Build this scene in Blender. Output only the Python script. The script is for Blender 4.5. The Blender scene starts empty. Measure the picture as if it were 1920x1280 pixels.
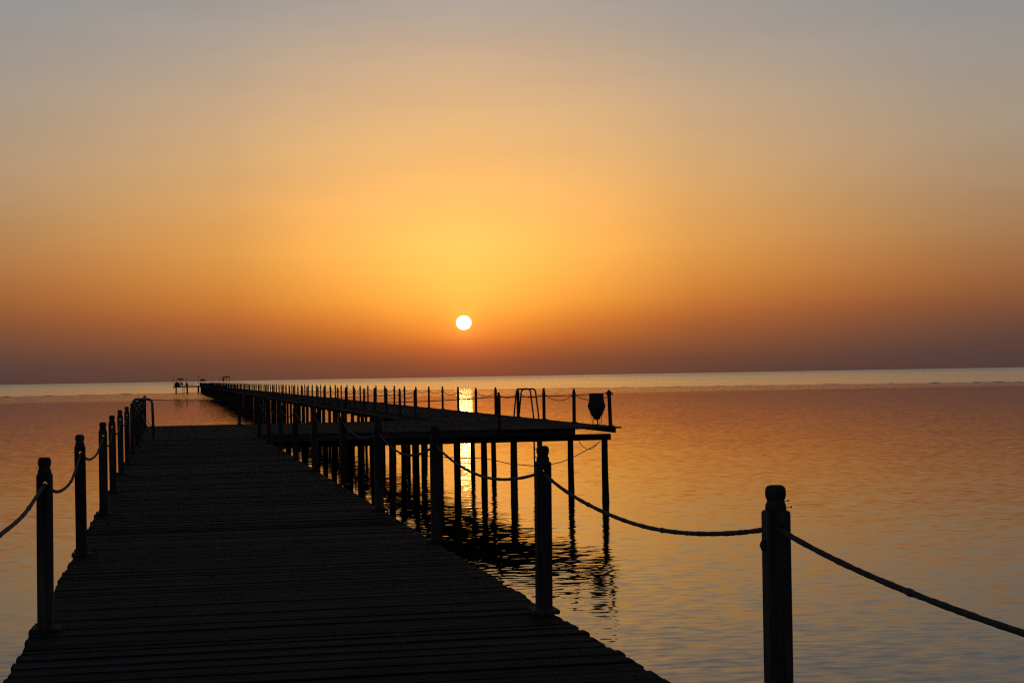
import bpy, bmesh, math, random
from mathutils import Vector, Matrix, Euler

random.seed(7)
R = math.radians
sc = bpy.context.scene
COL = sc.collection

# ------------------------------------------------------------------ camera
EYE = 3.80            # eye height above the water
DECK = 2.23           # top of the decking above the water
THETA = R(11.75)       # heading of both piers, to the left of the view axis
FPX = 3100.0 / 1920.0
cam_d = bpy.data.cameras.new('camera')
cam = bpy.data.objects.new('camera', cam_d)
COL.objects.link(cam)
cam.location = (0, 0, EYE)
cam.rotation_mode = 'QUATERNION'
rot = Matrix.Rotation(R(90 + 1.192), 3, 'X') @ Matrix.Rotation(R(-0.985), 3, 'Z')
cam.rotation_quaternion = rot.to_quaternion()
cam_d.sensor_width = 36.0
cam_d.lens = 36.0 * FPX
cam_d.clip_start = 0.1
cam_d.clip_end = 90000.0
sc.camera = cam

# ------------------------------------------------------------------ sky
SUN_AZ = R(-1.66)     # to the left of the view axis
SUN_EL = R(1.87)


def lin(c):
    out = []
    for v in c:
        v /= 255.0
        out.append(v / 12.92 if v <= 0.04045 else ((v + 0.055) / 1.055) ** 2.4)
    return (out[0], out[1], out[2], 1.0)


world = bpy.data.worlds.new('World')
sc.world = world
world.use_nodes = True
wt = world.node_tree
wt.nodes.clear()


class NT:
    """small node-graph helper"""
    def __init__(self, tree):
        self.t = tree

    def n(self, kind, **kw):
        nd = self.t.nodes.new(kind)
        for k, v in kw.items():
            setattr(nd, k, v)
        return nd

    def put(self, sock, val):
        if hasattr(val, 'is_output'):
            self.t.links.new(val, sock)
        else:
            sock.default_value = val

    def math(self, op, a, b=None, c=None, clamp=False):
        nd = self.n('ShaderNodeMath', operation=op, use_clamp=clamp)
        self.put(nd.inputs[0], a)
        if b is not None:
            self.put(nd.inputs[1], b)
        if c is not None:
            self.put(nd.inputs[2], c)
        return nd.outputs[0]

    def vmath(self, op, a, b=None, scale=None):
        nd = self.n('ShaderNodeVectorMath', operation=op)
        self.put(nd.inputs[0], a)
        if b is not None:
            self.put(nd.inputs[1], b)
        if scale is not None:
            self.put(nd.inputs['Scale'], scale)
        return nd.outputs[0]

    def maprange(self, v, a, b, c, d, smooth=False):
        nd = self.n('ShaderNodeMapRange')
        nd.interpolation_type = 'SMOOTHSTEP' if smooth else 'LINEAR'
        self.put(nd.inputs[0], v)
        for i, x in enumerate((a, b, c, d)):
            self.put(nd.inputs[i + 1], x)
        return nd.outputs[0]

    def mix(self, f, a, b, mode='MIX'):
        nd = self.n('ShaderNodeMix', data_type='RGBA', blend_type=mode)
        self.put(nd.inputs[0], f)
        self.put(nd.inputs[6], a)
        self.put(nd.inputs[7], b)
        return nd.outputs[2]

    def ramp(self, f, stops, interp='B_SPLINE'):
        nd = self.n('ShaderNodeValToRGB')
        r = nd.color_ramp
        r.interpolation = interp
        while len(r.elements) > 1:
            r.elements.remove(r.elements[-1])
        r.elements[0].position, r.elements[0].color = stops[0]
        for p, c in stops[1:]:
            e = r.elements.new(p)
            e.color = c
        self.put(nd.inputs[0], f)
        return nd.outputs[0]


g = NT(wt)
tc = g.n('ShaderNodeTexCoord')
sep = g.n('ShaderNodeSeparateXYZ')
wt.links.new(tc.outputs['Generated'], sep.inputs[0])
dx, dy, dz = sep.outputs
elev = g.math('ARCSINE', dz)
elev_pos = g.math('MAXIMUM', elev, 0.0)
t_el = g.math('SQRT', g.math('MULTIPLY', elev_pos, 2.0 / math.pi))
sx, sy = math.sin(SUN_AZ), math.cos(SUN_AZ)
dotp = g.math('ADD', g.math('MULTIPLY', dx, sx), g.math('MULTIPLY', dy, sy))
crs = g.math('SUBTRACT', g.math('MULTIPLY', dx, sy), g.math('MULTIPLY', dy, sx))
az = g.math('ARCTAN2', crs, dotp)          # signed azimuth from the sun
az_abs = g.math('ABSOLUTE', az)


def stops(rows):
    return [(math.sqrt(max(e, 0.0) / 90.0), lin(c)) for e, c in rows]


SKY_A = [(0.0, (122, 68, 50)), (0.5, (146, 79, 46)), (1.03, (206, 106, 46)), (1.4, (240, 138, 48)),
         (1.96, (255, 172, 58)), (2.6, (255, 194, 72)), (3.6, (255, 206, 88)), (4.7, (255, 206, 98)),
         (5.8, (255, 198, 101)), (7.5, (243, 188, 113)), (9.3, (229, 183, 130)), (11.2, (203, 173, 142)), (13.0, (175, 165, 156)), (15, (158, 155, 154))]
SKY_B = [(0.0, (112, 68, 52)), (0.5, (132, 76, 48)), (0.9, (158, 86, 44)), (1.4, (196, 104, 44)),
         (1.96, (228, 130, 48)), (2.6, (250, 162, 60)), (3.6, (255, 184, 78)), (4.7, (254, 192, 92)),
         (5.8, (248, 189, 100)), (7.5, (242, 188, 117)), (9.3, (223, 179, 130)), (11.2, (197, 169, 140)), (13.0, (171, 161, 153)), (15, (155, 153, 153))]
SKY_C = [(0.0, (96, 64, 53)), (0.5, (112, 70, 51)), (0.9, (132, 79, 51)), (1.4, (152, 87, 48)), (1.96, (176, 98, 48)),
         (2.6, (204, 118, 50)), (3.6, (226, 144, 62)), (4.7, (228, 158, 78)), (5.8, (224, 164, 92)), (7.5, (218, 172, 116)),
         (9.3, (201, 168, 132)), (11.2, (179, 162, 144)), (13.0, (162, 156, 150))]
SKY_D = [(0.0, (73, 58, 57)), (0.9, (85, 64, 60)), (1.6, (106, 73, 57)), (2.3, (124, 80, 55)), (3.4, (147, 96, 60)),
         (5.3, (160, 126, 92)), (7.2, (162, 142, 121)), (9.0, (158, 146, 132)), (10.9, (150, 146, 141)), (12.8, (142, 144, 148))]
ABOVE = [(17, (134, 136, 142)), (24, (112, 117, 130)), (36, (72, 78, 92)), (52, (48, 55, 68)), (90, (36, 43, 56))]
SKY_BACK = [(0.0, (60, 56, 66)), (6, (80, 75, 88)), (13, (90, 89, 106)), (24, (74, 79, 96)), (45, (50, 57, 71)), (90, (36, 43, 56))]
c_a, c_b, c_c, c_d = (g.ramp(t_el, stops(r + ABOVE)) for r in (SKY_A, SKY_B, SKY_C, SKY_D))
c_back = g.ramp(t_el, stops(SKY_BACK))
# weights of the four azimuth profiles: at the sun, 3.5, 8 and 18 degrees away from it
wr = g.ramp(g.math('MULTIPLY', az_abs, 1.0 / R(30)),
            [(0.0, (0, 0, 0, 1)), (3.5 / 30, (1, 0, 0, 1)), (8 / 30, (0, 1, 0, 1)), (17.5 / 30, (0, 0, 1, 1)), (1.0, (0, 0, 1, 1))])
sw = g.n('ShaderNodeSeparateColor')
wt.links.new(wr, sw.inputs[0])
wb, wc, wd = sw.outputs
wa = g.math('SUBTRACT', 1.0, g.math('ADD', wb, g.math('ADD', wc, wd)), clamp=True)
acc = g.vmath('SCALE', c_a, scale=wa)
for cc, ww in ((c_b, wb), (c_c, wc), (c_d, wd)):
    acc = g.vmath('ADD', acc, g.vmath('SCALE', cc, scale=ww))
# the glow round and above the sun is far brighter in red than the picture can hold
ga = g.math('DIVIDE', az_abs, g.maprange(elev, R(1.0), R(6.0), R(1.9), R(5.2)))
ge = g.math('DIVIDE', g.math('SUBTRACT', elev, R(4.0)), R(2.2))
gl = g.math('POWER', math.e, g.math('MULTIPLY', g.math('ADD', g.math('MULTIPLY', ga, ga), g.math('MULTIPLY', ge, ge)), -1.0))
acc = g.vmath('ADD', acc, g.vmath('SCALE', (0.50, 0.03, 0.01), scale=gl))
# faint layers of dust
dn = g.n('ShaderNodeTexNoise')
dn.inputs['Detail'].default_value = 4.0
dn.inputs['Scale'].default_value = 1.0
g.put(dn.inputs['Vector'], g.vmath('MULTIPLY', tc.outputs['Generated'], (5.0, 5.0, 42.0)))
acc = g.vmath('SCALE', acc, scale=g.maprange(dn.outputs[0], 0.3, 0.7, 0.975, 1.025))
w_back = g.maprange(az_abs, R(18), R(120), 0.0, 1.0, smooth=True)
col = g.mix(w_back, acc, c_back)
# the disc, a little flattened by refraction, with a thin bright aureole
ex = g.math('DIVIDE', az, R(0.264))
ey = g.math('DIVIDE', g.math('SUBTRACT', elev, SUN_EL), R(0.247))
rad = g.math('SQRT', g.math('ADD', g.math('MULTIPLY', ex, ex), g.math('MULTIPLY', ey, ey)))
disc = g.maprange(rad, 1.03, 0.93, 0.0, 1.0, smooth=True)
glow = g.math('POWER', math.e, g.math('MULTIPLY', rad, -1.0))
col = g.mix(1.0, col, g.mix(glow, (0, 0, 0, 1), (0.55, 0.30, 0.06, 1)), 'ADD')
col = g.mix(1.0, col, g.mix(disc, (0, 0, 0, 1), (12.0, 6.6, 1.4, 1)), 'ADD')
bg = g.n('ShaderNodeBackground')
wt.links.new(col, bg.inputs[0])
bg.inputs[1].default_value = 1.0
wo = g.n('ShaderNodeOutputWorld')
wt.links.new(bg.outputs[0], wo.inputs[0])
world.cycles.sampling_method = 'MANUAL'
world.cycles.sample_map_resolution = 4096

# ------------------------------------------------------------------ sun, dimmed by the dusty air near the horizon
sun_d = bpy.data.lights.new('sun', 'SUN')
sun_d.energy = 0.0010
sun_d.angle = R(0.53)
sun_d.color = (1.0, 0.55, 0.2)
sun = bpy.data.objects.new('sun', sun_d)
COL.objects.link(sun)
sd = Vector((math.sin(SUN_AZ) * math.cos(SUN_EL), math.cos(SUN_AZ) * math.cos(SUN_EL), math.sin(SUN_EL)))
sun.rotation_mode = 'QUATERNION'
sun.rotation_quaternion = sd.to_track_quat('Z', 'Y')
sun.location = (0, 0, 60)

# ------------------------------------------------------------------ exposure and render settings
sc.view_settings.view_transform = 'Standard'
sc.view_settings.look = 'None'
sc.view_settings.exposure = 0.0
sc.view_settings.gamma = 1.0
sc.view_settings.use_curve_mapping = False
sc.render.engine = 'CYCLES'
sc.cycles.use_denoising = False
sc.cycles.max_bounces = 6
sc.cycles.caustics_reflective = False
sc.cycles.caustics_refractive = False
sc.cycles.sample_clamp_indirect = 8.0
sc.cycles.filter_width = 1.25

# ------------------------------------------------------------------ materials


def new_mat(name):
    m = bpy.data.materials.new(name)
    m.use_nodes = True
    t = m.node_tree
    t.nodes.clear()
    h = NT(t)
    p = h.n('ShaderNodeBsdfPrincipled')
    o = h.n('ShaderNodeOutputMaterial')
    t.links.new(p.outputs[0], o.inputs[0])
    return m, h, p


def wood(name, c1, c2, axis, rough=0.85, spec=0.2, grain=1.0):
    """weathered timber: grain streaks along one local axis, blotches, a tone of its own for every board"""
    m, h, p = new_mat(name)
    tcn = h.n('ShaderNodeTexCoord')
    oi = h.n('ShaderNodeObjectInfo')
    off = h.vmath('SCALE', (17.0, 31.0, 11.0), scale=oi.outputs['Random'])
    pos = h.vmath('ADD', tcn.outputs['Object'], off)
    s = [38.0, 38.0, 38.0]
    s[axis] = 1.6
    st = h.vmath('MULTIPLY', pos, tuple(s))
    n1 = h.n('ShaderNodeTexNoise')
    n1.inputs['Scale'].default_value = 1.0 * grain
    n1.inputs['Detail'].default_value = 5.0
    h.put(n1.inputs['Vector'], st)
    n2 = h.n('ShaderNodeTexNoise')
    n2.inputs['Scale'].default_value = 2.3
    n2.inputs['Detail'].default_value = 3.0
    h.put(n2.inputs['Vector'], pos)
    f = h.maprange(n1.outputs[0], 0.32, 0.7, 0.0, 1.0)
    c = h.mix(f, c1, c2)
    blot = h.maprange(n2.outputs[0], 0.35, 0.7, 0.55, 1.2)
    tone = h.maprange(oi.outputs['Random'], 0.0, 1.0, 0.65, 1.3)
    k = h.math('MULTIPLY', blot, tone)
    hs = h.n('ShaderNodeHueSaturation')
    h.put(hs.inputs['Color'], c)
    h.put(hs.inputs['Value'], k)
    h.put(p.inputs['Base Color'], hs.outputs[0])
    p.inputs['Roughness'].default_value = rough
    p.inputs['Specular IOR Level'].default_value = spec
    b = h.n('ShaderNodeBump')
    b.inputs['Strength'].default_value = 0.5
    b.inputs['Distance'].default_value = 0.004
    h.put(b.inputs['Height'], n1.outputs[0])
    h.put(p.inputs['Normal'], b.outputs[0])
    return m


def plain(name, c, rough=0.6, metal=0.0, spec=0.4, var=0.25, scale=14.0):
    m, h, p = new_mat(name)
    tcn = h.n('ShaderNodeTexCoord')
    n = h.n('ShaderNodeTexNoise')
    n.inputs['Scale'].default_value = scale
    n.inputs['Detail'].default_value = 4.0
    h.put(n.inputs['Vector'], tcn.outputs['Object'])
    f = h.maprange(n.outputs[0], 0.3, 0.7, 0.0, 1.0)
    a = tuple(x * (1 - var) for x in c) + (1,)
    b = tuple(min(1, x * (1 + var)) for x in c) + (1,)
    h.put(p.inputs['Base Color'], h.mix(f, a, b))
    p.inputs['Roughness'].default_value = rough
    p.inputs['Metallic'].default_value = metal
    p.inputs['Specular IOR Level'].default_value = spec
    return m


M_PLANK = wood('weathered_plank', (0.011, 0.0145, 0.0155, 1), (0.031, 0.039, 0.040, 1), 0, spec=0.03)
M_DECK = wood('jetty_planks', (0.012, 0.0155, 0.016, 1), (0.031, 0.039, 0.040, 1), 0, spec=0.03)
M_BEAM = wood('beam_timber', (0.035, 0.033, 0.03, 1), (0.075, 0.07, 0.062, 1), 0, spec=0.15)
M_JOIST = wood('joist_timber', (0.035, 0.033, 0.03, 1), (0.075, 0.07, 0.062, 1), 1, spec=0.15)
M_POST = wood('post_timber', (0.03, 0.027, 0.024, 1), (0.085, 0.078, 0.068, 1), 2, spec=0.15)
M_PILE = wood('pile_timber', (0.02, 0.02, 0.018, 1), (0.045, 0.042, 0.038, 1), 2, spec=0.15)
M_ROPE = plain('rope_fibre', (0.075, 0.070, 0.060), 0.95, spec=0.1, var=0.3, scale=60)
M_CABLE = plain('dark_line', (0.05, 0.045, 0.04), 0.8)
M_STEEL = plain('grey_tube_steel', (0.16, 0.16, 0.17), 0.45, 0.6)
M_IRON = plain('black_iron', (0.025, 0.022, 0.02), 0.6, 0.5)
M_NAIL = plain('rusty_nail', (0.03, 0.022, 0.018), 0.7, 0.4)
M_CLAY = plain('dark_clay', (0.07, 0.05, 0.038), 0.8, spec=0.15, scale=6)
M_TARP = plain('teal_tarpaulin', (0.05, 0.085, 0.10), 0.7, spec=0.2, scale=2)
M_THATCH = plain('parasol_cover', (0.06, 0.048, 0.036), 0.9, spec=0.1, scale=5)
M_FLAGRED = plain('red_flag_cloth', (0.22, 0.04, 0.035), 0.9, spec=0.1, scale=5)
M_SIGN = plain('blue_grey_board', (0.13, 0.15, 0.19), 0.6, scale=1.5, var=0.1)
M_LOUNGE = plain('lounger_slats', (0.08, 0.075, 0.065), 0.8, spec=0.2)


def water_mat(name, base, rough, layers, facing=False, spec=0.30):
    """water: dark body, mirror surface, ripple slopes at several wavelengths.
    layers: (wavelengths per metre x, y, slope in y, slope in x, turn) ; slope may be a function of the graph"""
    m, h, p = new_mat(name)
    geo = h.n('ShaderNodeNewGeometry')
    pos = geo.outputs['Position']
    sp = h.n('ShaderNodeSeparateXYZ')
    h.put(sp.inputs[0], pos)
    total = None
    for i, (kx, ky, ay, ax, turn, detail) in enumerate(layers):
        mp = h.n('ShaderNodeMapping')
        mp.inputs['Rotation'].default_value = (0, 0, R(turn))
        mp.inputs['Location'].default_value = (13.7 * i + 2.1, 5.3 * i, 3.3 * i)
        h.put(mp.inputs['Vector'], pos)
        v = h.vmath('MULTIPLY', mp.outputs[0], (kx, ky, 1.0))
        n = h.n('ShaderNodeTexNoise')
        n.inputs['Scale'].default_value = 1.0
        n.inputs['Detail'].default_value = detail
        n.inputs['Roughness'].default_value = 0.5
        h.put(n.inputs['Vector'], v)
        s = h.vmath('SUBTRACT', n.outputs['Color'], (0.5, 0.5, 0.5))
        if callable(ay):
            s = h.vmath('MULTIPLY', s, (ax, ax, 0.0))
            s = h.vmath('SCALE', s, scale=ay(h, sp, pos))
        else:
            s = h.vmath('MULTIPLY', s, (ax, ay, 0.0))
        total = s if total is None else h.vmath('ADD', total, s)
    if facing:
        # at a grazing view the wave backs hide: what shows are the slopes turned to the shore
        q = h.n('ShaderNodeSeparateXYZ')
        h.put(q.inputs[0], total)
        cb = h.n('ShaderNodeCombineXYZ')
        h.put(cb.inputs[0], q.outputs[0])
        ln = h.math('SQRT', h.math('ADD', h.math('MULTIPLY', q.outputs[0], q.outputs[0]), h.math('MULTIPLY', q.outputs[1], q.outputs[1])))
        h.put(cb.inputs[1], h.math('SUBTRACT', -0.019, ln))
        total = cb.outputs[0]
    nn = h.vmath('NORMALIZE', h.vmath('ADD', total, (0.0, 0.0, 1.0)))
    h.put(p.inputs['Normal'], nn)
    p.inputs['Base Color'].default_value = base
    p.inputs['Roughness'].default_value = rough
    p.inputs['IOR'].default_value = 1.33
    p.inputs['Specular IOR Level'].default_value = spec
    return m


def breeze(h, sp, pos):
    """the strip just inside the reef where the breeze roughens the lagoon"""
    mp = h.vmath('MULTIPLY', pos, (0.006, 0.012, 1.0))
    n = h.n('ShaderNodeTexNoise')
    n.inputs['Detail'].default_value = 3.0
    n.inputs['Scale'].default_value = 1.0
    h.put(n.inputs['Vector'], mp)
    wob = h.math('MULTIPLY', h.math('SUBTRACT', n.outputs[0], 0.5), 60.0)
    yy = h.math('ADD', sp.outputs[1], wob)
    return h.maprange(yy, 312.0, 366.0, 0.0, 1.0, smooth=True)


def calm(h, sp, pos):
    """cat's paws: patches of livelier and of quieter ripples, livelier in the shelter of the platform's draught"""
    mp = h.vmath('MULTIPLY', pos, (0.05, 0.028, 1.0))
    n = h.n('ShaderNodeTexNoise')
    n.inputs['Detail'].default_value = 2.0
    n.inputs['Scale'].default_value = 1.0
    h.put(n.inputs['Vector'], mp)
    patch = h.maprange(n.outputs[0], 0.3, 0.7, 0.8, 1.2)
    return h.math('MULTIPLY', patch, h.maprange(sp.outputs[1], 22.0, 85.0, 1.0, 0.55, smooth=True))


def offshore(h, sp, pos):
    n = h.n('ShaderNodeTexNoise')
    n.inputs['Detail'].default_value = 4.0
    n.inputs['Scale'].default_value = 1.0
    h.put(n.inputs['Vector'], h.vmath('MULTIPLY', pos, (0.0035, 0.016, 1.0)))
    return h.math('MULTIPLY', h.maprange(n.outputs[0], 0.3, 0.7, 0.5, 1.6), h.maprange(sp.outputs[1], 430.0, 3000.0, 0.25, 0.70))


M_LAGOON = water_mat('lagoon_water', (0.006, 0.009, 0.010, 1), 0.012, [
    (0.60, 1.30, calm, 0.018, -10, 1.0),
    (2.4, 5.8, calm, 0.118, -6, 2.0),
    (0.10, 0.22, 0.006, 0.004, 6, 1.0),
    (1.1, 1.7, breeze, 0.35, 3, 2.0),
])
M_SEA = water_mat('open_sea_water', (0.008, 0.012, 0.014, 1), 0.03, [
    (0.30, 0.9, offshore, 1.0, 5, 3.0),
    (0.006, 0.030, offshore, 0.5, 4, 3.0),
], facing=True, spec=0.15)

# ------------------------------------------------------------------ mesh helpers


class MB:
    def __init__(self):
        self.v, self.f, self.smooth = [], [], []

    def add(self, vs, fs, smooth=False):
        o = len(self.v)
        self.v += [tuple(x) for x in vs]
        self.f += [tuple(i + o for i in f) for f in fs]
        self.smooth += [smooth] * len(fs)

    def box(self, x0, x1, y0, y1, z0, z1, mat=None):
        vs = [Vector((x, y, z)) for z in (z0, z1) for y in (y0, y1) for x in (x0, x1)]
        if mat is not None:
            vs = [mat @ p for p in vs]
        self.add(vs, [(0, 2, 3, 1), (4, 5, 7, 6), (0, 1, 5, 4), (2, 6, 7, 3), (0, 4, 6, 2), (1, 3, 7, 5)])

    def chbox(self, x0, x1, y0, y1, z0, z1, c=0.006, mat=None):
        """a board lying along x with its two top edges and its ends eased"""
        prof = [(y0, z0), (y1, z0), (y1, z1 - c), (y1 - c, z1), (y0 + c, z1), (y0, z1 - c)]
        vs, fs = [], []
        for x, s in ((x0, 0.35), (x0 + c, 0.0), (x1 - c, 0.0), (x1, 0.35)):
            for (y, z) in prof:
                zz = z - (c * 0.7 if s and z > z1 - c * 1.5 else 0)
                vs.append(Vector((x, y, zz)))
        if mat is not None:
            vs = [mat @ p for p in vs]
        n = 6
        for k in range(3):
            for i in range(n):
                j = (i + 1) % n
                fs.append((k * n + i, (k + 1) * n + i, (k + 1) * n + j, k * n + j))
        fs.append(tuple(range(n)))
        fs.append(tuple(reversed(range(3 * n, 4 * n))))
        self.add(vs, fs)

    def rings(self, rings, smooth=True, cap=True):
        n = len(rings[0])
        vs = [p for r in rings for p in r]
        fs = []
        for k in range(len(rings) - 1):
            for i in range(n):
                j = (i + 1) % n
                fs.append((k * n + i, k * n + j, (k + 1) * n + j, (k + 1) * n + i))
        self.add(vs, fs, smooth)
        if cap:
            o = len(self.v) - len(vs)
            self.f.append(tuple(reversed(range(o, o + n))))
            self.f.append(tuple(range(o + (len(rings) - 1) * n, o + len(rings) * n)))
            self.smooth += [False, False]

    def lathe(self, prof, n=20, cx=0, cy=0, wob=None):
        rs = []
        for r, z in prof:
            ring = []
            for i in range(n):
                a = 2 * math.pi * i / n
                rr = r * (wob(a, z) if wob else 1)
                ring.append((cx + rr * math.cos(a), cy + rr * math.sin(a), z))
            rs.append(ring)
        self.rings(rs)

    def tube(self, path, r, n=8, twist=0.0, ridge=0.0, strands=3, cap=True):
        path = [Vector(p) for p in path]
        up0 = Vector((0, 0, 1))
        rs, s = [], 0.0
        prev = None
        for i, p in enumerate(path):
            a = path[max(i - 1, 0)]
            b = path[min(i + 1, len(path) - 1)]
            d = (b - a).normalized()
            if prev is None:
                ref = up0 if abs(d.z) < 0.9 else Vector((1, 0, 0))
                e1 = (ref - d * ref.dot(d)).normalized()
            else:
                e1 = (prev - d * prev.dot(d)).normalized()
            prev = e1
            e2 = d.cross(e1)
            if i:
                s += (p - path[i - 1]).length
            rr = r(i / (len(path) - 1)) if callable(r) else r
            ring = []
            for k in range(n):
                t = 2 * math.pi * k / n
                q = rr * (1 + ridge * math.cos(strands * (t - twist * s))) if ridge else rr
                ring.append(p + e1 * (q * math.cos(t)) + e2 * (q * math.sin(t)))
            rs.append(ring)
        self.rings(rs, True, cap)

    def mesh(self, name, mat):
        me = bpy.data.meshes.new(name)
        me.from_pydata(self.v, [], self.f)
        me.polygons.foreach_set('use_smooth', self.smooth)
        me.materials.append(mat)
        me.update()
        return me

    def build(self, name, mat, parent=None, loc=(0, 0, 0), rotz=0.0):
        return put(name, self.mesh(name, mat), parent, loc, rotz)


def put(name, me, parent=None, loc=(0, 0, 0), rotz=0.0):
    o = bpy.data.objects.new(name, me)
    COL.objects.link(o)
    o.parent = parent
    o.location = loc
    o.rotation_euler = (0, 0, rotz)
    return o


TH_JETTY = R(11.67)   # the jetty runs a hair more to the right than the boardwalk
JETTY = [False]


def U(u, v, z=0.0):
    """pier coordinates (u along the piers, v to their right) to the world; the jetty turns slightly about its root"""
    if JETTY[0]:
        a, b = u - 60.0, v - 11.3
        c, s = math.cos(TH_JETTY), math.sin(TH_JETTY)
        o = (11.3 * math.cos(THETA) - 60.0 * math.sin(THETA), 11.3 * math.sin(THETA) + 60.0 * math.cos(THETA))
        return (o[0] + b * c - a * s, o[1] + b * s + a * c, z)
    return (v * math.cos(THETA) - u * math.sin(THETA), v * math.sin(THETA) + u * math.cos(THETA), z)


def heading():
    return TH_JETTY if JETTY[0] else THETA


def tag(o, label, cat, group=None, kind=None):
    if label:
        o['label'] = label
    if cat:
        o['category'] = cat
    if group:
        o['group'] = group
    if kind:
        o['kind'] = kind
    return o


def thing(name, label, cat, u=0.0, v=0.0, z=0.0, rotz=0.0, group=None):
    o = bpy.data.objects.new(name, None)
    o.empty_display_size = 0.2
    COL.objects.link(o)
    o.location = U(u, v, z)
    o.rotation_euler = (0, 0, heading() + rotz)
    return tag(o, label, cat, group)


def copy_tree(o):
    c = o.copy()
    COL.objects.link(c)
    for ch in list(o.children):
        d = ch.copy()
        COL.objects.link(d)
        d.parent = c
        for gch in list(ch.children):
            e = gch.copy()
            COL.objects.link(e)
            e.parent = d
    return c


ORD = ['nearest', 'second', 'third', 'fourth', 'fifth', 'sixth', 'seventh', 'eighth', 'ninth', 'tenth', 'eleventh', 'twelfth',
       'thirteenth', 'fourteenth', 'fifteenth', 'sixteenth', 'seventeenth', 'eighteenth', 'nineteenth', 'twentieth']

# ------------------------------------------------------------------ water: calm lagoon, rough sea outside the reef edge
xs = [-26000, -9000, -3500, -1500, -800, -400, -250, -168, -140, -109, -80, -49, -20, 7, 32, 70, 99, 125, 150, 200, 300, 500, 900, 1800, 4000, 9000, 26000]


def reef_y(x):
    pts = [(-26000, 520), (-1500, 515), (-400, 510), (-160, 515), (-109, 556), (-49, 548), (7, 491), (32, 474), (99, 445), (125, 430), (400, 410), (1500, 400), (26000, 400)]
    for (xa, ya), (xb, yb) in zip(pts, pts[1:]):
        if x <= xb:
            return ya + (yb - ya) * (x - xa) / (xb - xa)
    return pts[-1][1]


vs, fs = [], []
for x in xs:
    vs += [(x, -400, 0), (x, 60, 0), (x, 250, 0), (x, reef_y(x), 0)]
for i in range(len(xs) - 1):
    for k in range(3):
        a = i * 4 + k
        fs.append((a, a + 4, a + 5, a + 1))
mb = MB(); mb.add(vs, fs)
tag(mb.build('lagoon_water', M_LAGOON), 'calm orange lagoon water lying inside the reef edge', 'water', kind='structure')
vs, fs = [], []
for x in xs:
    vs += [(x, reef_y(x), 0), (x, 1200, 0), (x, 5000, 0), (x, 50000, 0)]
for i in range(len(xs) - 1):
    for k in range(3):
        a = i * 4 + k
        fs.append((a, a + 4, a + 5, a + 1))
mb = MB(); mb.add(vs, fs)
tag(mb.build('sea_water', M_SEA), 'paler ruffled open sea beyond the reef edge to the horizon', 'sea', kind='structure')

# low swells that steepen over the reef edge, many and uncountable
mb = MB()
rw = random.Random(3)


def swell(x, y, ln, hh, wd):
    n = max(6, int(ln / 2.0))
    rings = []
    ph = rw.random() * 6
    for i in range(n + 1):
        t = i / n
        e = math.sin(math.pi * t) ** 0.6 if 0 < t < 1 else 0.02
        k = hh * e * (0.65 + 0.35 * math.sin(9 * t + ph))
        xx = x + (t - 0.5) * ln
        yy = y + reef_y(xx) - reef_y(x) + 1.2 * math.sin(5 * t + ph)
        rings.append([(xx, yy - wd * .32, -0.02), (xx, yy - wd * .22, k * 0.55), (xx, yy, k), (xx, yy + wd * .6, -0.02)])
    vs = [p for r_ in rings for p in r_]
    fs = []
    for i in range(n):
        for j in range(3):
            a = i * 4 + j
            fs.append((a, a + 4, a + 5, a + 1))
    mb.add(vs, fs, True)


for i in range(34):
    x = rw.uniform(-190, 190)
    if -118 < x < -90:
        continue
    swell(x, reef_y(x) + rw.uniform(0, 14), rw.uniform(4, 16), rw.uniform(.04, .10), rw.uniform(1.2, 2.2))
for (x, ln, hh) in [(112, 6, .34), (101, 4, .3), (124, 9, .42), (131, 5, .3), (134, 7, .3), (88, 12, .26), (79, 8, .2), (66, 9, .24), (58, 6, .22),
                    (-159, 5, .4), (-148, 6, .26), (-136, 12, .26), (-128, 7, .34), (20, 12, .22), (33, 8, .2), (45, 9, .26)]:
    swell(x, reef_y(x) + rw.uniform(0, 3), ln, hh * .62, 1.6)
M_SWELL = water_mat('breaking_water', (0.006, 0.009, 0.011, 1), 0.08, [(1.2, 1.2, 0.3, 0.3, 0, 2.0)])
tag(mb.build('reef_waves', M_SWELL), 'thin dark wavelets breaking in a line along the reef edge', 'waves', kind='stuff')

# ------------------------------------------------------------------ pier timber: shared meshes
RAIL_L, RAIL_R = -0.787, 2.45       # rails of the boardwalk, in v
FAR_L, FAR_R = 9.66, 13.05         # rails of the long jetty
BAY = 4.433
JBAY = 4.473                        # bays of the jetty
U0 = 10.918                         # first pair of posts in view
PITCH = 0.130
END_U = 60.3                      # far edge of the boardwalk and of the platform
FRONT_U = 47.95                     # near edge of the platform and of the jetty
FAR_U0 = 48.42                     # first posts of the jetty rail
FAR_END = 586.0


def pile_mesh(r, h, seed):
    rr = random.Random(seed)
    m = MB()
    prof = [(r * 1.04, -2.6), (r * 1.05, -0.1), (r * 1.08, 0.02), (r * 1.02, 0.25), (r, h * .5), (r * .97, h)]
    ph = rr.random() * 6
    m.lathe(prof, 12, wob=lambda a, z: 1 + 0.05 * math.sin(2 * a + z * 1.3 + ph) + 0.03 * math.sin(5 * a + z * 4 + ph))
    return m.mesh('pile', M_PILE)


CAP_TOP = DECK - 0.222       # underside of the joists
CAP_H = 0.185
PILES = [pile_mesh(0.093, CAP_TOP - CAP_H + 0.005, s) for s in range(4)]
rp = random.Random(11)


def add_pile(parent, lu, lv, r_scale=1.0, tilt=True):
    o = put('pile', rp.choice(PILES), parent, (lv, lu, 0))
    o.rotation_euler = (R(rp.uniform(-.7, .7)) if tilt else 0, R(rp.uniform(-.7, .7)) if tilt else 0, rp.uniform(0, 6.28))
    o.scale = (r_scale, r_scale, 1)
    return o


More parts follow.
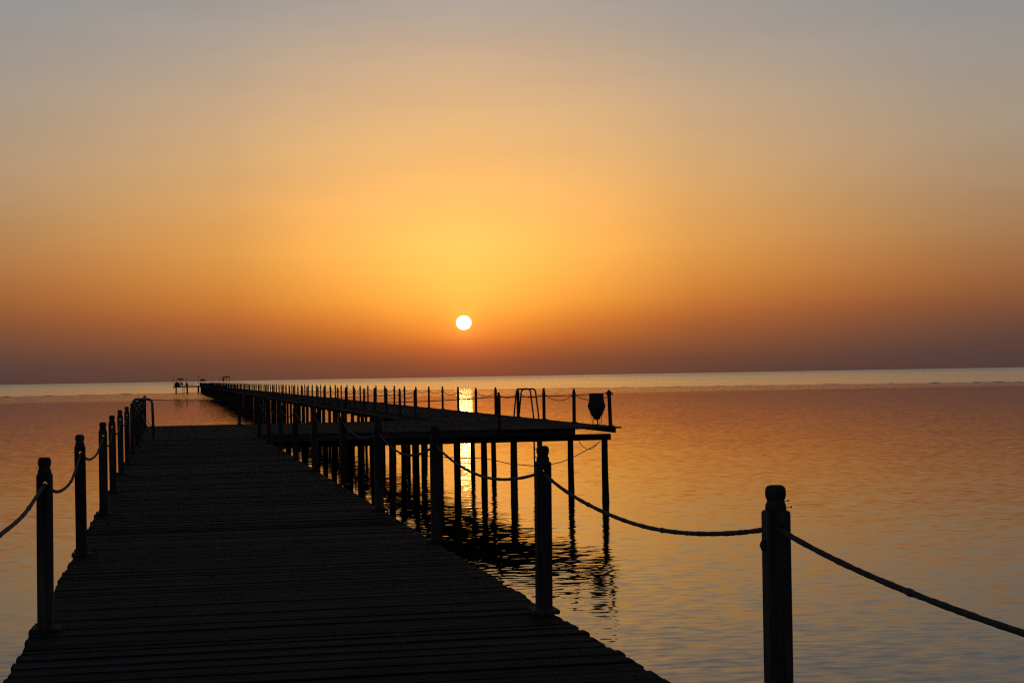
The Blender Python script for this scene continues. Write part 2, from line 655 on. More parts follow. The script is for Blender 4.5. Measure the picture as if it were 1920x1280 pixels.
def beam_mesh(ln, w, h, name='cross_beam', along_x=True):
    m = MB()
    c = 0.012
    if along_x:
        m.chbox(-ln / 2, ln / 2, -w / 2, w / 2, -h, 0, c)
        return m.mesh(name, M_BEAM)
    mt = Matrix.Rotation(R(90), 4, 'Z')
    m.chbox(-ln / 2, ln / 2, -w / 2, w / 2, -h, 0, c, mt)
    return m.mesh(name, M_JOIST)


# ------------------------------------------------------------------ the boardwalk underfoot
bw = thing('boardwalk', 'dark plank boardwalk in the foreground with rope rails on both sides', 'boardwalk')
pv0, pv1 = -0.868, 2.472
PC, PL = (pv0 + pv1) / 2, (pv1 - pv0)
plank_meshes = []
rk = random.Random(5)
for k in range(10):
    m = MB()
    ln = PL / 2
    w = rk.uniform(0.119, 0.125) / 2
    x0, x1 = -ln + rk.uniform(-.016, .012), ln + rk.uniform(-.012, .016)
    m.chbox(x0, x1, -w, w, -0.045, rk.uniform(-.003, .004), rk.uniform(.004, .009))
    plank_meshes.append(m.mesh('plank', M_PLANK))
count = 0
u = 7.0
i = 0
while count < 298:
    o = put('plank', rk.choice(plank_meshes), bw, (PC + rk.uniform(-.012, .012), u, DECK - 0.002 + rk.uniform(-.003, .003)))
    o.rotation_euler = (R(rk.uniform(-.9, .9)), R(rk.uniform(-.06, .06)), R(rk.uniform(-.12, .12)) + (math.pi if rk.random() < .5 else 0))
    u += PITCH + rk.uniform(-.003, .003)
    count += 1
near_end = u
m = MB()
for a, b in ((-2.0, 7.0 - PITCH * .6), (near_end, END_U)):
    u = a
    while u < b:
        dz = rk.uniform(-.003, .003)
        m.chbox(pv0 + rk.uniform(-.02, .012), pv1 + rk.uniform(-.012, .02), u - .059, u + .059, DECK - .047, DECK + dz, .006)
        u += PITCH
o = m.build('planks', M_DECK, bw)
o['kind'] = 'stuff'
# nail heads: two to a plank over every joist
m = MB()
joist_v = [-0.70, 0.30, 1.30, 2.32]
u = 7.0
while u < 30:
    for jv in joist_v:
        for du in (-.033, .033):
            x, y, z = jv + rk.uniform(-.05, .05), u + du + rk.uniform(-.008, .008), DECK + 0.0035
            ring = [(x + .0055 * math.cos(t * 1.047), y + .0055 * math.sin(t * 1.047), z) for t in range(6)]
            m.rings([[(p[0], p[1], p[2] - .006) for p in ring], ring], False)
    u += PITCH
o = m.build('nail_heads', M_NAIL, bw)
o['kind'] = 'stuff'
for jv in joist_v + [-0.84, 2.47]:
    m = MB()
    mt = Matrix.Rotation(R(90), 4, 'Z')
    m.chbox(-2.0, END_U - .1, -jv - .03, -jv + .03, CAP_TOP, DECK - .049, .004, mt)
    m.build('joist', M_JOIST, bw)
cb = beam_mesh(3.5, .16, CAP_H)
k = -2
while True:
    u = U0 + BAY * k
    if u > END_U + .2:
        break
    put('cross_beam', cb, bw, (PC, u, CAP_TOP - .001))
    for pv in (RAIL_L + .06, RAIL_R - .06):
        add_pile(bw, u, pv)
    k += 1

# ------------------------------------------------------------------ the wide platform that joins boardwalk and jetty
pf = thing('platform', 'wide plank platform linking the boardwalk end to the long jetty', 'platform')
PX0, PX1 = 2.50, 9.50
m = MB()
u = FRONT_U
while u < END_U - .05:
    split = PX0 + (PX1 - PX0) * rk.uniform(.35, .65)
    for a, b in ((PX0 + rk.uniform(0, .01), split), (split + .004, PX1 - rk.uniform(0, .01))):
        m.chbox(a, b, u - .058, u + .058, DECK - .046, DECK + rk.uniform(-.005, .003), .006)
    u += PITCH
o = m.build('planks', M_DECK, pf)
o['kind'] = 'stuff'
mt = Matrix.Rotation(R(90), 4, 'Z')
for jv in (2.9, 4.2, 5.5, 6.8, 8.1, 9.2):
    m = MB()
    m.chbox(FRONT_U - .03, END_U - .1, -jv - .04, -jv + .04, CAP_TOP, DECK - .049, .005, mt)
    m.build('joist', M_JOIST, pf)
# the edge board under the front planks
m = MB()
m.chbox(PX0, PX1, FRONT_U - .075, FRONT_U - .035, CAP_TOP + .018, DECK - .05, .005)
m.build('edge_board', M_BEAM, pf)
for u in (48.4, 52.8, 56.6, 59.9):
    m = MB()
    m.chbox(PX0 + .15, PX1 - .04, u - .09, u + .09, CAP_TOP - CAP_H, CAP_TOP - .001, .01)
    m.build('cross_beam', M_BEAM, pf)
    for pv in (4.2, 5.5, 6.4, 8.35):
        add_pile(pf, u, pv)

# ------------------------------------------------------------------ the long jetty
JETTY[0] = True
jt = thing('jetty', 'long dark jetty on piles running out from the platform to the reef edge', 'jetty')
JX0, JX1 = 9.53, 13.17
JC = (JX0 + JX1) / 2
m = MB()
u = FRONT_U
i = 0
while u < FAR_END:
    if u < 130:
        m.chbox(JX0 + rk.uniform(-.012, .012), JX1 + rk.uniform(-.02, .03), u - .058, u + .058, DECK - .046, DECK + rk.uniform(-.005, .003), .006)
    else:
        m.box(JX0 + rk.uniform(-.012, .012), JX1 + rk.uniform(-.02, .03), u - .058, u + .058, DECK - .046, DECK + rk.uniform(-.004, .003))
    u += PITCH
# one plank pushed out past the others at the corner
m.chbox(JX0 + .2, JX1 + .085, FRONT_U - PITCH - .058, FRONT_U - PITCH + .058, DECK - .046, DECK, .006)
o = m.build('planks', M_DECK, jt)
o['kind'] = 'stuff'
for jv, w, zb in ((JX0 + .07, .04, CAP_TOP), (10.45, .05, CAP_TOP), (11.70, .15, CAP_TOP), (JX1 - .08, .04, DECK - .180)):
    m = MB()
    m.chbox(FRONT_U + .02, FAR_END, -jv - w, -jv + w, zb, DECK - .049, .005, mt)
    m.build('joist', M_JOIST, jt)
m = MB()
m.chbox(JX0 + .02, 11.86, FRONT_U - .045, FRONT_U - .005, CAP_TOP + .02, DECK - .05, .005)
m.build('edge_board', M_BEAM, jt)
jb = beam_mesh(3.56, .17, CAP_H)
k = 0
while True:
    u = 48.4 + JBAY * k
    if u > FAR_END - 1:
        break
    put('cross_beam', jb, jt, (11.26 + rp.uniform(-.01, .03), u, CAP_TOP - .001))
    for pv in (10.06, 12.91):
        add_pile(jt, u + rp.uniform(-.08, .08), (9.87 if (k == 2 and pv < 11) else pv) + rp.uniform(-.05, .05), rp.uniform(.95, 1.12))
    k += 1

# ------------------------------------------------------------------ rail posts
HALF = 0.0490
POST_H = 1.10
HOLE_Z = 0.935


def shaft_mb(top):
    m = MB()
    c = 0.010
    h = HALF

    def sec(z, s):
        a, b = h * s, (h - c) * s
        return [(a, -b, z), (a, b, z), (b, a, z), (-b, a, z), (-a, b, z), (-a, -b, z), (-b, -a, z), (b, -a, z)]
    m.rings([sec(0.0, 1.0), sec(0.45, 1.01), sec(top - .012, 1.0), sec(top - .004, .96), sec(top, .86)], False)
    return m


def finial_mb(n=16):
    m = MB()
    prof = [(.0405, .985), (.0425, 1.008), (.0405, 1.022), (.0355, 1.034), (.0340, 1.038), (.0375, 1.046), (.0412, 1.058), (.0418, 1.072),
            (.0395, 1.089), (.0330, 1.098), (.0240, 1.1015)]
    rs = []
    for r, z in prof:
        ring = []
        for i in range(n):
            a = 2 * math.pi * i / n
            ca, sa = math.cos(a), math.sin(a)
            k = (abs(ca) ** 2.35 + abs(sa) ** 2.35) ** (-1 / 2.35)
            ring.append((r * k * ca, r * k * sa, z))
        rs.append(ring)
    m.rings(rs, True)
    return m


def plate_mb():
    m = MB()
    w, d, c = 0.088, 0.105, 0.02

    def sec(z, s):
        a, b = w - s, d - s
        return [(a, -b + c, z), (a, b - c, z), (a - c, b, z), (-a + c, b, z), (-a, b - c, z), (-a, -b + c, z), (-a + c, -b, z), (a - c, -b, z)]
    m.rings([sec(0, 0), sec(.022, 0), sec(.028, .006)], False)
    return m


def bored(me):
    """drill the rope hole through a post shaft, once; the mesh is then shared"""
    a = bpy.data.objects.new('shaft', me)
    COL.objects.link(a)
    cm = MB()
    cm.tube([(0.004, -.2, HOLE_Z), (0.004, .2, HOLE_Z)], .0150, 14)
    b = cm.build('drill', M_POST)
    md = a.modifiers.new('hole', 'BOOLEAN')
    md.operation = 'DIFFERENCE'
    md.object = b
    md.solver = 'EXACT'
    dg = bpy.context.evaluated_depsgraph_get()
    out = bpy.data.meshes.new_from_object(a.evaluated_get(dg))
    out.name = 'shaft'
    bpy.data.objects.remove(a)
    bpy.data.objects.remove(b)
    return out


ME_SHAFT = bored(shaft_mb(0.998).mesh('shaft', M_POST))
ME_FIN = finial_mb().mesh('finial', M_POST)
ME_PLATE = plate_mb().mesh('base_plate', M_POST)
m = shaft_mb(0.998)
f8 = finial_mb(8)
m.add(f8.v, f8.f, True)
p_ = plate_mb()
m.add(p_.v, p_.f)
ME_SIMPLE = m.mesh('rope_post', M_POST)
rq = random.Random(21)


def place_post(u, v, label, group, simple=False, tilt=(None, None), dh=0.0):
    tx = R(rq.uniform(-.5, .5)) if tilt[0] is None else R(tilt[0])
    ty = R(rq.uniform(-.5, .5)) if tilt[1] is None else R(tilt[1])
    if simple:
        o = put('rope_post', ME_SIMPLE)
        o.location = U(u, v, DECK + .002)
        tag(o, label, 'post', group)
    else:
        o = thing('rope_post', label, 'post', u, v, DECK + .002, 0, group)
        put('shaft', ME_SHAFT, o)
        put('finial', ME_FIN, o)
        put('base_plate', ME_PLATE, o)
    o.rotation_euler = (tx, ty, heading() + R(rq.uniform(-2.5, 2.5)))
    o.scale = (1, 1, 1 + dh)
    return o


JETTY[0] = False
left_posts, right_posts = {}, {}
JIT_L = {0: (0, .003), 1: (.22, -.008), 2: (.50, .012), 3: (.14, -.007), 4: (.5, -.03), 5: (-.2, -.01), 6: (0, -.015), 11: (0, -.05)}
JIT_R = {-1: (-.05, -.022), 0: (-.2, -.035), 1: (.29, .036), 2: (-.2, -.02), 3: (.2, .06)}
for n_, k in enumerate(range(0, 12)):
    lab = ('%s weathered post in the left rope rail of the boardwalk' % ORD[n_]) if k < 11 else 'end post of the left rope rail at the far corner of the boardwalk'
    if k == 0:
        lab = 'nearest weathered post in the left rope rail, nail in its neck'
    ju, jv = JIT_L.get(k, (0, 0))
    left_posts[k] = place_post(U0 + BAY * k + ju, RAIL_L + jv, lab, 'posts of the left rope rail')
left_posts[-1] = place_post(U0 - BAY, RAIL_L, 'post of the left rope rail just outside the picture edge', 'posts of the left rope rail')
for n_, k in enumerate(range(-1, 9)):
    lab = '%s weathered post in the right rope rail of the boardwalk' % ORD[n_]
    if k == -1:
        lab = 'nearest and tallest looking post in the right rope rail, two nails in its neck'
    if k == 8:
        lab = 'post of the right rope rail at the inner corner of the platform'
    ju, jv = JIT_R.get(k, (0, 0))
    right_posts[k] = place_post(U0 + BAY * k + ju, RAIL_R + jv, lab, 'posts of the right rope rail')
right_posts[-2] = place_post(U0 - 2 * BAY, RAIL_R, 'post of the right rope rail just outside the picture edge', 'posts of the right rope rail')
corner_back = place_post(U0 + BAY * 11, RAIL_R, 'lone post at the back edge where boardwalk and platform meet', None)

# nails left sticking out of the necks
m = MB()


def nail(parent, z, side, fwd=0.0, ln=.030):
    n = MB()
    n.tube([(side * .034, fwd, z), (side * (.034 + ln), fwd, z + .003)], .0016, 6)
    n.tube([(side * (.034 + ln - .001), fwd, z + .003), (side * (.034 + ln + .002), fwd, z + .0033)], .0042, 8)
    n.build('nail', M_NAIL, parent)


nail(right_posts[-1], 1.034, 1, 0.0, .022)
nail(right_posts[-1], 1.008, 1, -.01, .030)
nail(left_posts[0], 1.036, -1, 0.0, .020)
# frayed rope end poking from the side of the nearest right post
n = MB()
n.lathe([(.004, -.026), (.011, -.018), (.014, -.004), (.012, .010), (.005, .020)], 9, wob=lambda a, z: 1 + .25 * math.sin(5 * a + z * 200))
o = n.build('rope_stub', M_ROPE, right_posts[-1], (-.056, 0, .86))

JETTY[0] = True
far_out, far_in = [], []
NFAR = int((FAR_END - 2 - FAR_U0) / JBAY)
for k in range(NFAR):
    u = FAR_U0 + JBAY * k + rq.uniform(-.06, .06)
    simple = k > 14
    for side, v, lst in (('outer', FAR_R, far_out), ('inner', FAR_L, far_in)):
        if side == 'inner' and 0 < k < 4:
            lst.append(None)
            continue
        if k < 16:
            if k == 0:
                lab = 'leaning corner post beside the clay jar at the jetty corner' if side == 'outer' else 'corner post of the inner jetty rail at the platform front'
            else:
                kk = k if side == 'outer' else k - 3
                lab = '%s post of the %s jetty rail counted from the %s' % (ORD[kk], side, 'clay jar' if side == 'outer' else 'platform')
        else:
            lab = 'thin distant post of the %s rope rail far along the jetty' % side
        o = place_post(u - (.45 if side == 'inner' and k else 0), v + (.05 if side == 'outer' and k == 0 else 0), lab, 'posts of the %s jetty rail' % side, simple, (None, -1.6) if (k == 0 and side == 'outer') else (None, None), rq.uniform(-.02, .02))
        lst.append(o)

# ------------------------------------------------------------------ ropes


def rope_mesh(ln, sag, near, r=.011, mat=None):
    m = MB()
    if near:
        n = int(ln / .016)
        tw = 2 * math.pi / .20
        pts = [(0.004 + .004 * math.sin(i * .045), ln * i / n, HOLE_Z - .007 - 4 * sag * (i / n) * (1 - i / n)) for i in range(n + 1)]
        m.tube(pts, lambda t: r * (1 + .04 * math.sin(t * 61) + .05 * math.sin(t * 143) + .05 * math.sin(t * 311) * math.sin(t * 17) + .35 * math.exp(-((t - .37) * 320) ** 2) + .3 * math.exp(-((t - .72) * 260) ** 2)), 12, tw, .03)
    else:
        n = 14
        pts = [(0.004, ln * i / n, HOLE_Z - .007 - 4 * sag * (i / n) * (1 - i / n)) for i in range(n + 1)]
        m.tube(pts, r, 5)
    return m.mesh('rope', mat or M_ROPE)


ROPE_N = {s: rope_mesh(BAY, s, True) for s in (.07, .14, .16, .18)}
ROPE_F = {s: rope_mesh(BAY, s, False, .0125) for s in (.17, .20, .23)}


def span(a, b, me, label, group):
    """one hanging rope from post a to post b"""
    o = put('rope', me)
    d = Vector(b.location) - Vector(a.location)
    o.location = a.location
    o.rotation_euler = (0, 0, math.atan2(d.y, d.x) - math.pi / 2)
    o.scale = (1, d.length / BAY, 1)
    return tag(o, label, 'rope', group)


for k in range(-1, 11):
    lab = 'thick rope hanging between the %s and %s posts of the left rail' % (ORD[k], ORD[k + 1]) if k >= 0 else 'thick rope running from the nearest left post off the picture edge'
    span(left_posts[k], left_posts[k + 1], ROPE_N[.07 if k < 0 else [.16, .14, .18][k % 3]], lab, 'ropes of the left rail')
for k in range(-2, 8):
    lab = 'thick rope hanging between the %s and %s posts of the right rail' % (ORD[k + 1], ORD[k + 2]) if k >= -1 else 'thick rope running from the nearest right post off the picture edge'
    span(right_posts[k], right_posts[k + 1], ROPE_N[.14 if k < -1 else .16 if k < 1 else [.16, .18, .14][k % 3]], lab, 'ropes of the right rail')
for side, lst in (('outer', far_out), ('inner', far_in)):
    for k in range(NFAR - 1):
        if lst[k] is None or lst[k + 1] is None:
            continue
        if k < 15:
            kk = k if side == 'outer' else k - 3
            lab = 'thin slack rope between the %s and %s posts of the %s jetty rail' % (ORD[kk], ORD[kk + 1], side)
            if k == 0:
                lab = 'thin slack rope from the corner post behind the clay jar'
        else:
            lab = 'thin slack rope far along the %s rail of the jetty' % side
        span(lst[k], lst[k + 1], ROPE_F[rq.choice([.17, .20, .23])], lab, 'slack ropes of the %s jetty rail' % side)


def line(name, pts, r, mat, label, cat, group=None, n=6):
    """a free line through points given in pier coordinates (u, v, z)"""
    m = MB()
    m.tube([U(*p) for p in pts], r, n)
    return tag(m.build(name, mat), label, cat, group)


def sagged(a, b, sag, n=16):
    return [tuple(a[i] + (b[i] - a[i]) * t / n - (4 * sag * (t / n) * (1 - t / n) if i == 2 else 0) for i in range(3)) for t in range(n + 1)]


zt = DECK + .95
line('barrier_line', sagged((U0 + BAY * 8, RAIL_R, DECK + .97), (FAR_U0, FAR_L, DECK + .955), .10), .012, M_CABLE,
     'taut dark line strung along the front of the platform', 'line')
line('barrier_line', sagged((FAR_U0, FAR_L, DECK + .945), (FAR_U0, FAR_R, DECK + 1.0), .03), .012, M_CABLE,
     'short taut line across the jetty front behind the clay jar', 'line')
line('barrier_line', sagged((U0 + BAY * 11, RAIL_L, DECK + .96), (U0 + BAY * 11, RAIL_R, DECK + .93), .05), .014, M_CABLE,
     'taut line across the back end of the boardwalk', 'line')
line('barrier_line', sagged((U0 + BAY * 11, RAIL_R, DECK + .93), (FAR_U0 + JBAY * 4 - .45, FAR_L, DECK + .93), .07), .012, M_CABLE,
     'taut line along the back edge of the platform', 'line')
MOOR = [(12.358, 2.16), (12.235, 2.054), (12.0, 1.93), (11.554, 1.714), (11.2, 1.58), (10.8, 1.502), (10.324, 1.485), (9.646, 1.564), (9.223, 1.668),
        (8.833, 1.755), (8.443, 1.766), (7.697, 1.802), (6.4, 1.93)]
line('mooring_rope', [(48.15, v * 1.027, EYE - (4.1 - z) * 1.027) for v, z in MOOR], .012, M_CABLE,
     'slack mooring rope drooping between the piles under the platform', 'rope')
LOOP = [(11.70, 2.20), (11.74, 2.11), (11.83, 2.00), (11.95, 1.925), (12.06, 1.92), (12.17, 1.98), (12.26, 2.07)]
line('mooring_rope', [(48.1, v * 1.026, EYE - (4.1 - z) * 1.026) for v, z in LOOP], .010, M_CABLE,
     'short loop of rope hanging under the jetty corner', 'rope')

# ------------------------------------------------------------------ swimming ladders with bent tube hand rails


def arc_path(pts, rad, n=6):
    """polyline with rounded corners"""
    out = [Vector(pts[0])]
    for i in range(1, len(pts) - 1):
        p, a, b = Vector(pts[i]), Vector(pts[i - 1]), Vector(pts[i + 1])
        d1, d2 = (a - p).normalized(), (b - p).normalized()
        p1, p2 = p + d1 * rad, p + d2 * rad
        for k in range(n + 1):
            t = k / n
            out.append(p1 * (1 - t) ** 2 + p * 2 * t * (1 - t) + p2 * t * t)
    out.append(Vector(pts[-1]))
    return out


def ladder(u, v, sgn, label, gap=.62, width=.78, top=1.10, flare=.17, r=.024):
    """local x points out over the water"""
    t = thing('ladder', label, 'ladder', u, v, DECK)
    for s in (-gap / 2, gap / 2):
        m = MB()
        pts = [(-sgn * width * .5, s, 0.012), (-sgn * (width * .5 - flare), s, top), (sgn * (width * .5 - flare), s, top + .01), (sgn * width * .5, s, 0.0), (sgn * (width * .5 + .01), s, -3.0)]
        m.tube(arc_path(pts[:4], .13) + [Vector(pts[4])], r, 10)
        m.build('hand_rail', M_STEEL, t)
        f = MB()
        f.chbox(-.06, .06, -.04, .04, 0, .012, .004)
        f.build('foot_plate', M_STEEL, t, (-sgn * width * .5, s, .004))
    for k in range(8):
        m = MB()
        z = -.30 - .3 * k
        m.tube([(sgn * (width * .5 + .004), -gap / 2, z), (sgn * (width * .5 + .004), gap / 2, z)], .018, 8)
        m.build('rung', M_STEEL, t)
    return t


ladder(60.6, FAR_R + .05, 1, 'swimming ladder with two bent tube rails on the jetty edge', width=.76, flare=.12, gap=.9, top=1.07, r=.031)
JETTY[0] = False
ladder(47.4, -.72, -1, 'swimming ladder with bent tube rails on the left boardwalk edge', width=.58, gap=.5, flare=.03, top=1.09, r=.036)
# two thin safety cords from a rail post to the ladder by the boardwalk
line('safety_cord', sagged((50.3, RAIL_L, DECK + .62), (47.65, -.45, DECK + .30), .02, 6), .009, M_CABLE, 'upper thin cord tied from rail post to boardwalk ladder', 'cord')
line('safety_cord', sagged((50.3, RAIL_L, DECK + .58), (47.65, -.45, DECK + .06), .02, 6), .009, M_CABLE, 'lower thin cord tied from rail post to boardwalk ladder', 'cord')

# ------------------------------------------------------------------ clay jar in an iron stand
JETTY[0] = True
JU, JV = 49.3, 12.89
jar = thing('clay_jar', 'large dark clay water jar standing in an iron stand at the jetty corner', 'jar', JU, JV, DECK + .004)
m = MB()
m.lathe([(.05, .175), (.085, .20), (.140, .29), (.205, .41), (.258, .53), (.276, .60), (.268, .645), (.240, .72), (.227, .80), (.224, .93), (.226, .965),
         (.205, .968), (.200, .90), (.215, .72)], 32)
m.build('vessel', M_CLAY, jar)
m = MB()
m.lathe([(.150, .958), (.226, .962), (.230, .972), (.225, .985), (.12, .992), (.03, .994)], 28, cx=-.012)
m.build('lid', M_CLAY, jar)
st = thing('jar_stand', 'black wrought iron jar stand with scrolled ends on the jetty deck', 'stand', JU, JV, DECK + .004)
m = MB()
ring = [(.165 * math.cos(2 * math.pi * i / 24), .165 * math.sin(2 * math.pi * i / 24), .335) for i in range(25)]
m.tube(ring, .006, 6)
m.build('ring', M_IRON, st)
for a in (20, 110, 200, 290):
    m = MB()
    ca, sa = math.cos(R(a)), math.sin(R(a))
    pts = [(.155 * ca, .155 * sa, .0), (.165 * ca, .165 * sa, .12), (.178 * ca, .178 * sa, .26), (.205 * ca, .205 * sa, .35)]
    for q in range(9):
        an = R(150 - q * 36)
        rr = .026 * (1 - q * .06)
        pts.append(((.232 + rr * math.cos(an)) * ca, (.232 + rr * math.cos(an)) * sa, .355 + rr * math.sin(an)))
    m.tube(pts, .0085, 6)
    m.build('leg', M_IRON, st)
m = MB()
m.tube([(.03, 0, 0), (.025, 0, .10), (.02, 0, .185)], .022, 8)
m.build('centre_leg', M_IRON, st)
m = MB()
m.tube([(-.13, 0, .03), (.10, 0, .03)], .008, 6)
m.tube([(0, -.13, .034), (0, .13, .034)], .008, 6)
m.build('cross_bar', M_IRON, st)
# flat board the stand is set on
m = MB()
m.chbox(-.20, .26, -.16, .16, 0.0, .014, .004)
m.build('base_board', M_POST, st)

# rope wound round the head of the corner post
m = MB()
hx = [((.066 - .0003 * t) * math.cos(t * .7), (.066 - .0003 * t) * math.sin(t * .7), .945 + .0026 * t) for t in range(44)]
m.tube(hx, .016, 6)
m.tube([(.05, 0, 1.05), (.09, -.01, 1.0), (.125, -.01, .95)], .017, 6)
m.tube([(-.05, 0, 1.0), (-.09, .0, 1.02), (-.10, .02, .985)], .018, 6)
m.build('rope_wrap', M_ROPE, far_out[0])

# ------------------------------------------------------------------ the head of the jetty at the reef edge
HU0, HU1 = 577.5, 586.5
hd = thing('sea_platform', 'small platform on piles at the far seaward end of the jetty', 'platform')
for (a, b) in ((1.05, JX0 - .01), (JX1 + .01, 22.0)):
    m = MB()
    u = HU0
    while u < HU1:
        m.box(a, b, u - .058, u + .058, DECK - .05, DECK + rk.uniform(-.004, .003))
        u += PITCH
    o = m.build('planks', M_DECK, hd)
    o['kind'] = 'stuff'
    for u in (HU0 - .075, HU1 + .0):
        m = MB()
        m.chbox(a, b, u - .03, u + .03, DECK - .42, DECK + .02, .01)
        m.build('edge_board', M_BEAM, hd)
    for u in (HU0 + .1, HU0 + 4.4, HU1 - .2):
        m = MB()
        m.chbox(a + .05, b - .05, u - .1, u + .1, DECK - .33, DECK - .052, .01)
        m.build('cross_beam', M_BEAM, hd)
for pv in (1.75, 5.5, 9.3, 14.4, 18.4, 21.8):
    for u in (HU0 + .2, HU0 + 4.4, HU1 - .3):
        add_pile(hd, u, pv, 2.6, False)

ZD = DECK + .005
HS = 0.7
HUM = HU0 + 1.2


def parasol(u, v, h, eave, r, label):
    t = thing('parasol', label, 'parasol', u, v + HS, ZD, group='open parasols on the jetty head')
    m = MB()
    m.lathe([(.09, 0), (.085, h * .6), (.06, h - .1)], 10)
    m.build('pole', M_POST, t)
    m = MB()
    m.lathe([(r, eave), (r * .99, eave + .12), (r * .55, eave + .12 + (h - eave) * .42), (r * .22, h - .16), (.10, h - .02), (.05, h + .06), (.0, h + .08)], 16,
            wob=lambda a, z: 1 + .02 * math.sin(8 * a))
    m.lathe([(r * .96, eave + .01), (r * .5, eave + .10 + (h - eave) * .25), (.06, h - .25)], 16)
    m.build('canopy', M_THATCH, t)
    m = MB()
    m.lathe([(.30, 0), (.28, .10), (.10, .14)], 12)
    m.build('foot', M_IRON, t)
    return t


parasol(HUM, 2.53, 2.80, 2.20, 1.45, 'open parasol on the left arm of the far jetty head')
parasol(HUM + 1.5, 18.0, 3.15, 2.68, 1.48, 'open parasol on the right arm of the far jetty head')
# closed parasol
t = thing('closed_parasol', 'closed parasol standing beside the open one on the right arm of the jetty head', 'parasol', HUM + 1.0, 17.05 + HS, ZD)
m = MB(); m.lathe([(.06, 0), (.055, 2.6)], 8); m.build('pole', M_POST, t)
m = MB(); m.lathe([(.10, 1.45), (.30, 1.75), (.40, 1.98), (.28, 2.2), (.15, 2.45), (.05, 2.72)], 12, wob=lambda a, z: 1 + .12 * math.sin(5 * a)); m.build('canopy', M_THATCH, t)


def flagpole(u, v, h, label, flag=None, lean=0.0):
    t = thing('flagpole', label, 'flagpole', u, v + HS, ZD)
    t.rotation_euler = (0, R(lean), heading())
    m = MB()
    m.tube([(0, 0, 0), (0, 0, h * .5), (0, 0, h)], lambda q: .06 - .025 * q, 8)
    m.build('pole', M_POST, t)
    if flag:
        z0, z1, w = flag
        m = MB()
        m.lathe([(.04, z0), (w, z0 + (z1 - z0) * .25), (w * .8, z0 + (z1 - z0) * .6), (.04, z1)], 9, cx=w * .5, wob=lambda a, z: 1 + .25 * math.sin(3 * a + z * 6))
        m.build('furled_flag', M_FLAGRED, t)
    return t


flagpole(HUM, .24, 3.4, 'thin leaning bare pole at the left end of the jetty head', None, -1.5)
flagpole(HUM, 8.55, 3.95, 'tall pole with a furled red flag where jetty meets its head', (3.0, 3.7, .13))
flagpole(HUM + 1.4, 19.15, 3.75, 'pole with furled flag beside the right open parasol', (2.85, 3.35, .14))
flagpole(HUM + 1.4, 15.9, 2.85, 'thin bare pole left of the closed parasol')
# lamp pole with a round head
t = thing('lamp_pole', 'slim pole with a small round head in the middle of the left arm', 'pole', HUM, 4.68 + HS, ZD)
m = MB(); m.tube([(0, 0, 0), (0, 0, 2.55)], .05, 8); m.build('pole', M_POST, t)
m = MB(); m.lathe([(.02, 2.52), (.11, 2.6), (.12, 2.68), (.06, 2.77)], 10); m.build('head', M_IRON, t)
# tarpaulin heap
m = MB()
rt = random.Random(9)
prof = [(1.02, 0.0), (1.0, .35), (.94, .8), (.78, 1.15), (.5, 1.38), (.18, 1.47), (.02, 1.48)]
m.lathe(prof, 24, wob=lambda a, z: 1 + .07 * math.sin(3 * a + 1) + .04 * math.sin(7 * a + z * 2))
o = m.build('covered_heap', M_TARP, None, U(HUM + .3, 1.35 + HS, ZD), heading())
o.scale = (.92, .9, 1)
tag(o, 'rounded heap under a teal tarpaulin at the left end of jetty head', 'heap')
# bin / wrapped bundle at the lamp pole
m = MB()
m.lathe([(.34, 0), (.40, .3), (.38, .8), (.26, 1.12), (.10, 1.2)], 14, wob=lambda a, z: 1 + .08 * math.sin(4 * a + 3 * z))
tag(m.build('wrapped_bundle', M_IRON, None, U(HUM - .4, 4.62 + HS, ZD), heading()), 'dark wrapped bundle standing against the slim pole', 'bundle')


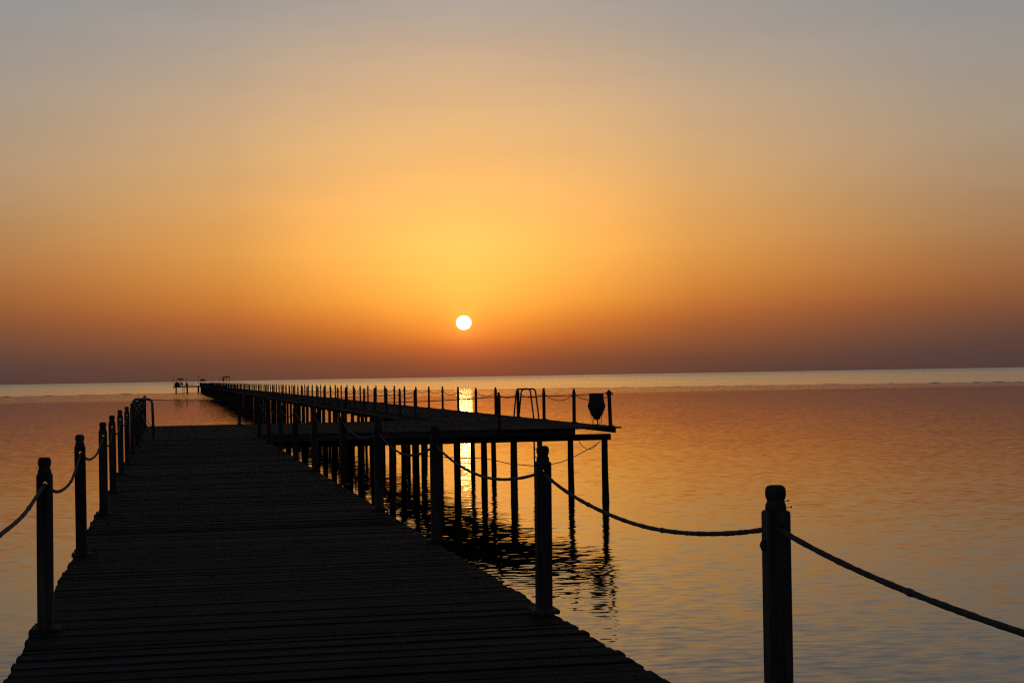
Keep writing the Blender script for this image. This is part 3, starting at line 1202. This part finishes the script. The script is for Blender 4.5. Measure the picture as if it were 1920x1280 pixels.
def lounger(u, v, label, rz, back):
    t = thing('sun_lounger', label, 'sun lounger', u, v + HS, ZD, rz, 'sun loungers on the jetty head')
    for y in range(9):
        m = MB()
        m.chbox(-1.0 + y * .15, -.87 + y * .15, -.34, .34, .44, .56, .004)
        m.build('slat', M_LOUNGE, t)
    m = MB()
    mt2 = Matrix.Translation((.36, 0, .46)) @ Matrix.Rotation(R(-back), 4, 'Y')
    m.chbox(0, .80, -.34, .34, -.04, .10, .006, mt2)
    m.build('backrest', M_LOUNGE, t)
    m = MB()
    for s in (-.33, .33):
        m.chbox(-1.02, .98, s - .025, s + .025, .38, .44, .004)
    m.build('frame', M_LOUNGE, t)
    for sx_ in (-.85, .75):
        for s in (-.3, .3):
            m = MB()
            m.box(sx_ - .03, sx_ + .03, s - .03, s + .03, 0, .38)
            m.build('leg', M_LOUNGE, t)
    return t


lounger(HUM + .2, 6.05, 'low sun lounger lying between the slim pole and the flagpole', 0, 34)
lounger(HUM + .2, 3.2, 'sun lounger with raised back beside the left open parasol', math.pi / 2 + .4, 58)
# notice board
t = thing('notice_board', 'blank blue grey notice board on two posts at the seaward end', 'sign', HU0 + .3, 10.05 + HS, ZD)
m = MB(); m.chbox(-.88, .88, -.02, .02, 1.62, 2.32, .005); m.build('board', M_SIGN, t)
for s in (-.7, .7):
    m = MB(); m.box(s - .04, s + .04, .022, .10, 0, 2.3); m.build('leg', M_POST, t)
# ladder down to the reef
t = thing('reef_ladder', 'straight ladder hanging from the left arm of the jetty head', 'ladder', HU0 - .12, 3.55 + HS, DECK)
for s in (-.33, .33):
    m = MB(); m.tube([(s, 0, .05), (s, -.02, -3.0)], .045, 8); m.build('rail', M_STEEL, t)
for k in range(7):
    m = MB(); m.tube([(-.33, 0, -.35 - k * .35), (.33, 0, -.35 - k * .35)], .04, 6); m.build('rung', M_STEEL, t)
# fender hanging off the end
m = MB()
m.lathe([(.03, -.62), (.15, -.5), (.17, -.25), (.10, -.05), (.03, .0)], 10)
tag(m.build('fender', M_IRON, None, U(HU0 - .2, .22 + HS, DECK - .14), heading()), 'dark fender hanging off the left end of the jetty head', 'fender')

# ------------------------------------------------------------------ make sure nothing unlinked or unnamed is left
for o in list(bpy.data.objects):
    if o.type == 'MESH' and o.name.startswith('drill'):
        bpy.data.objects.remove(o)
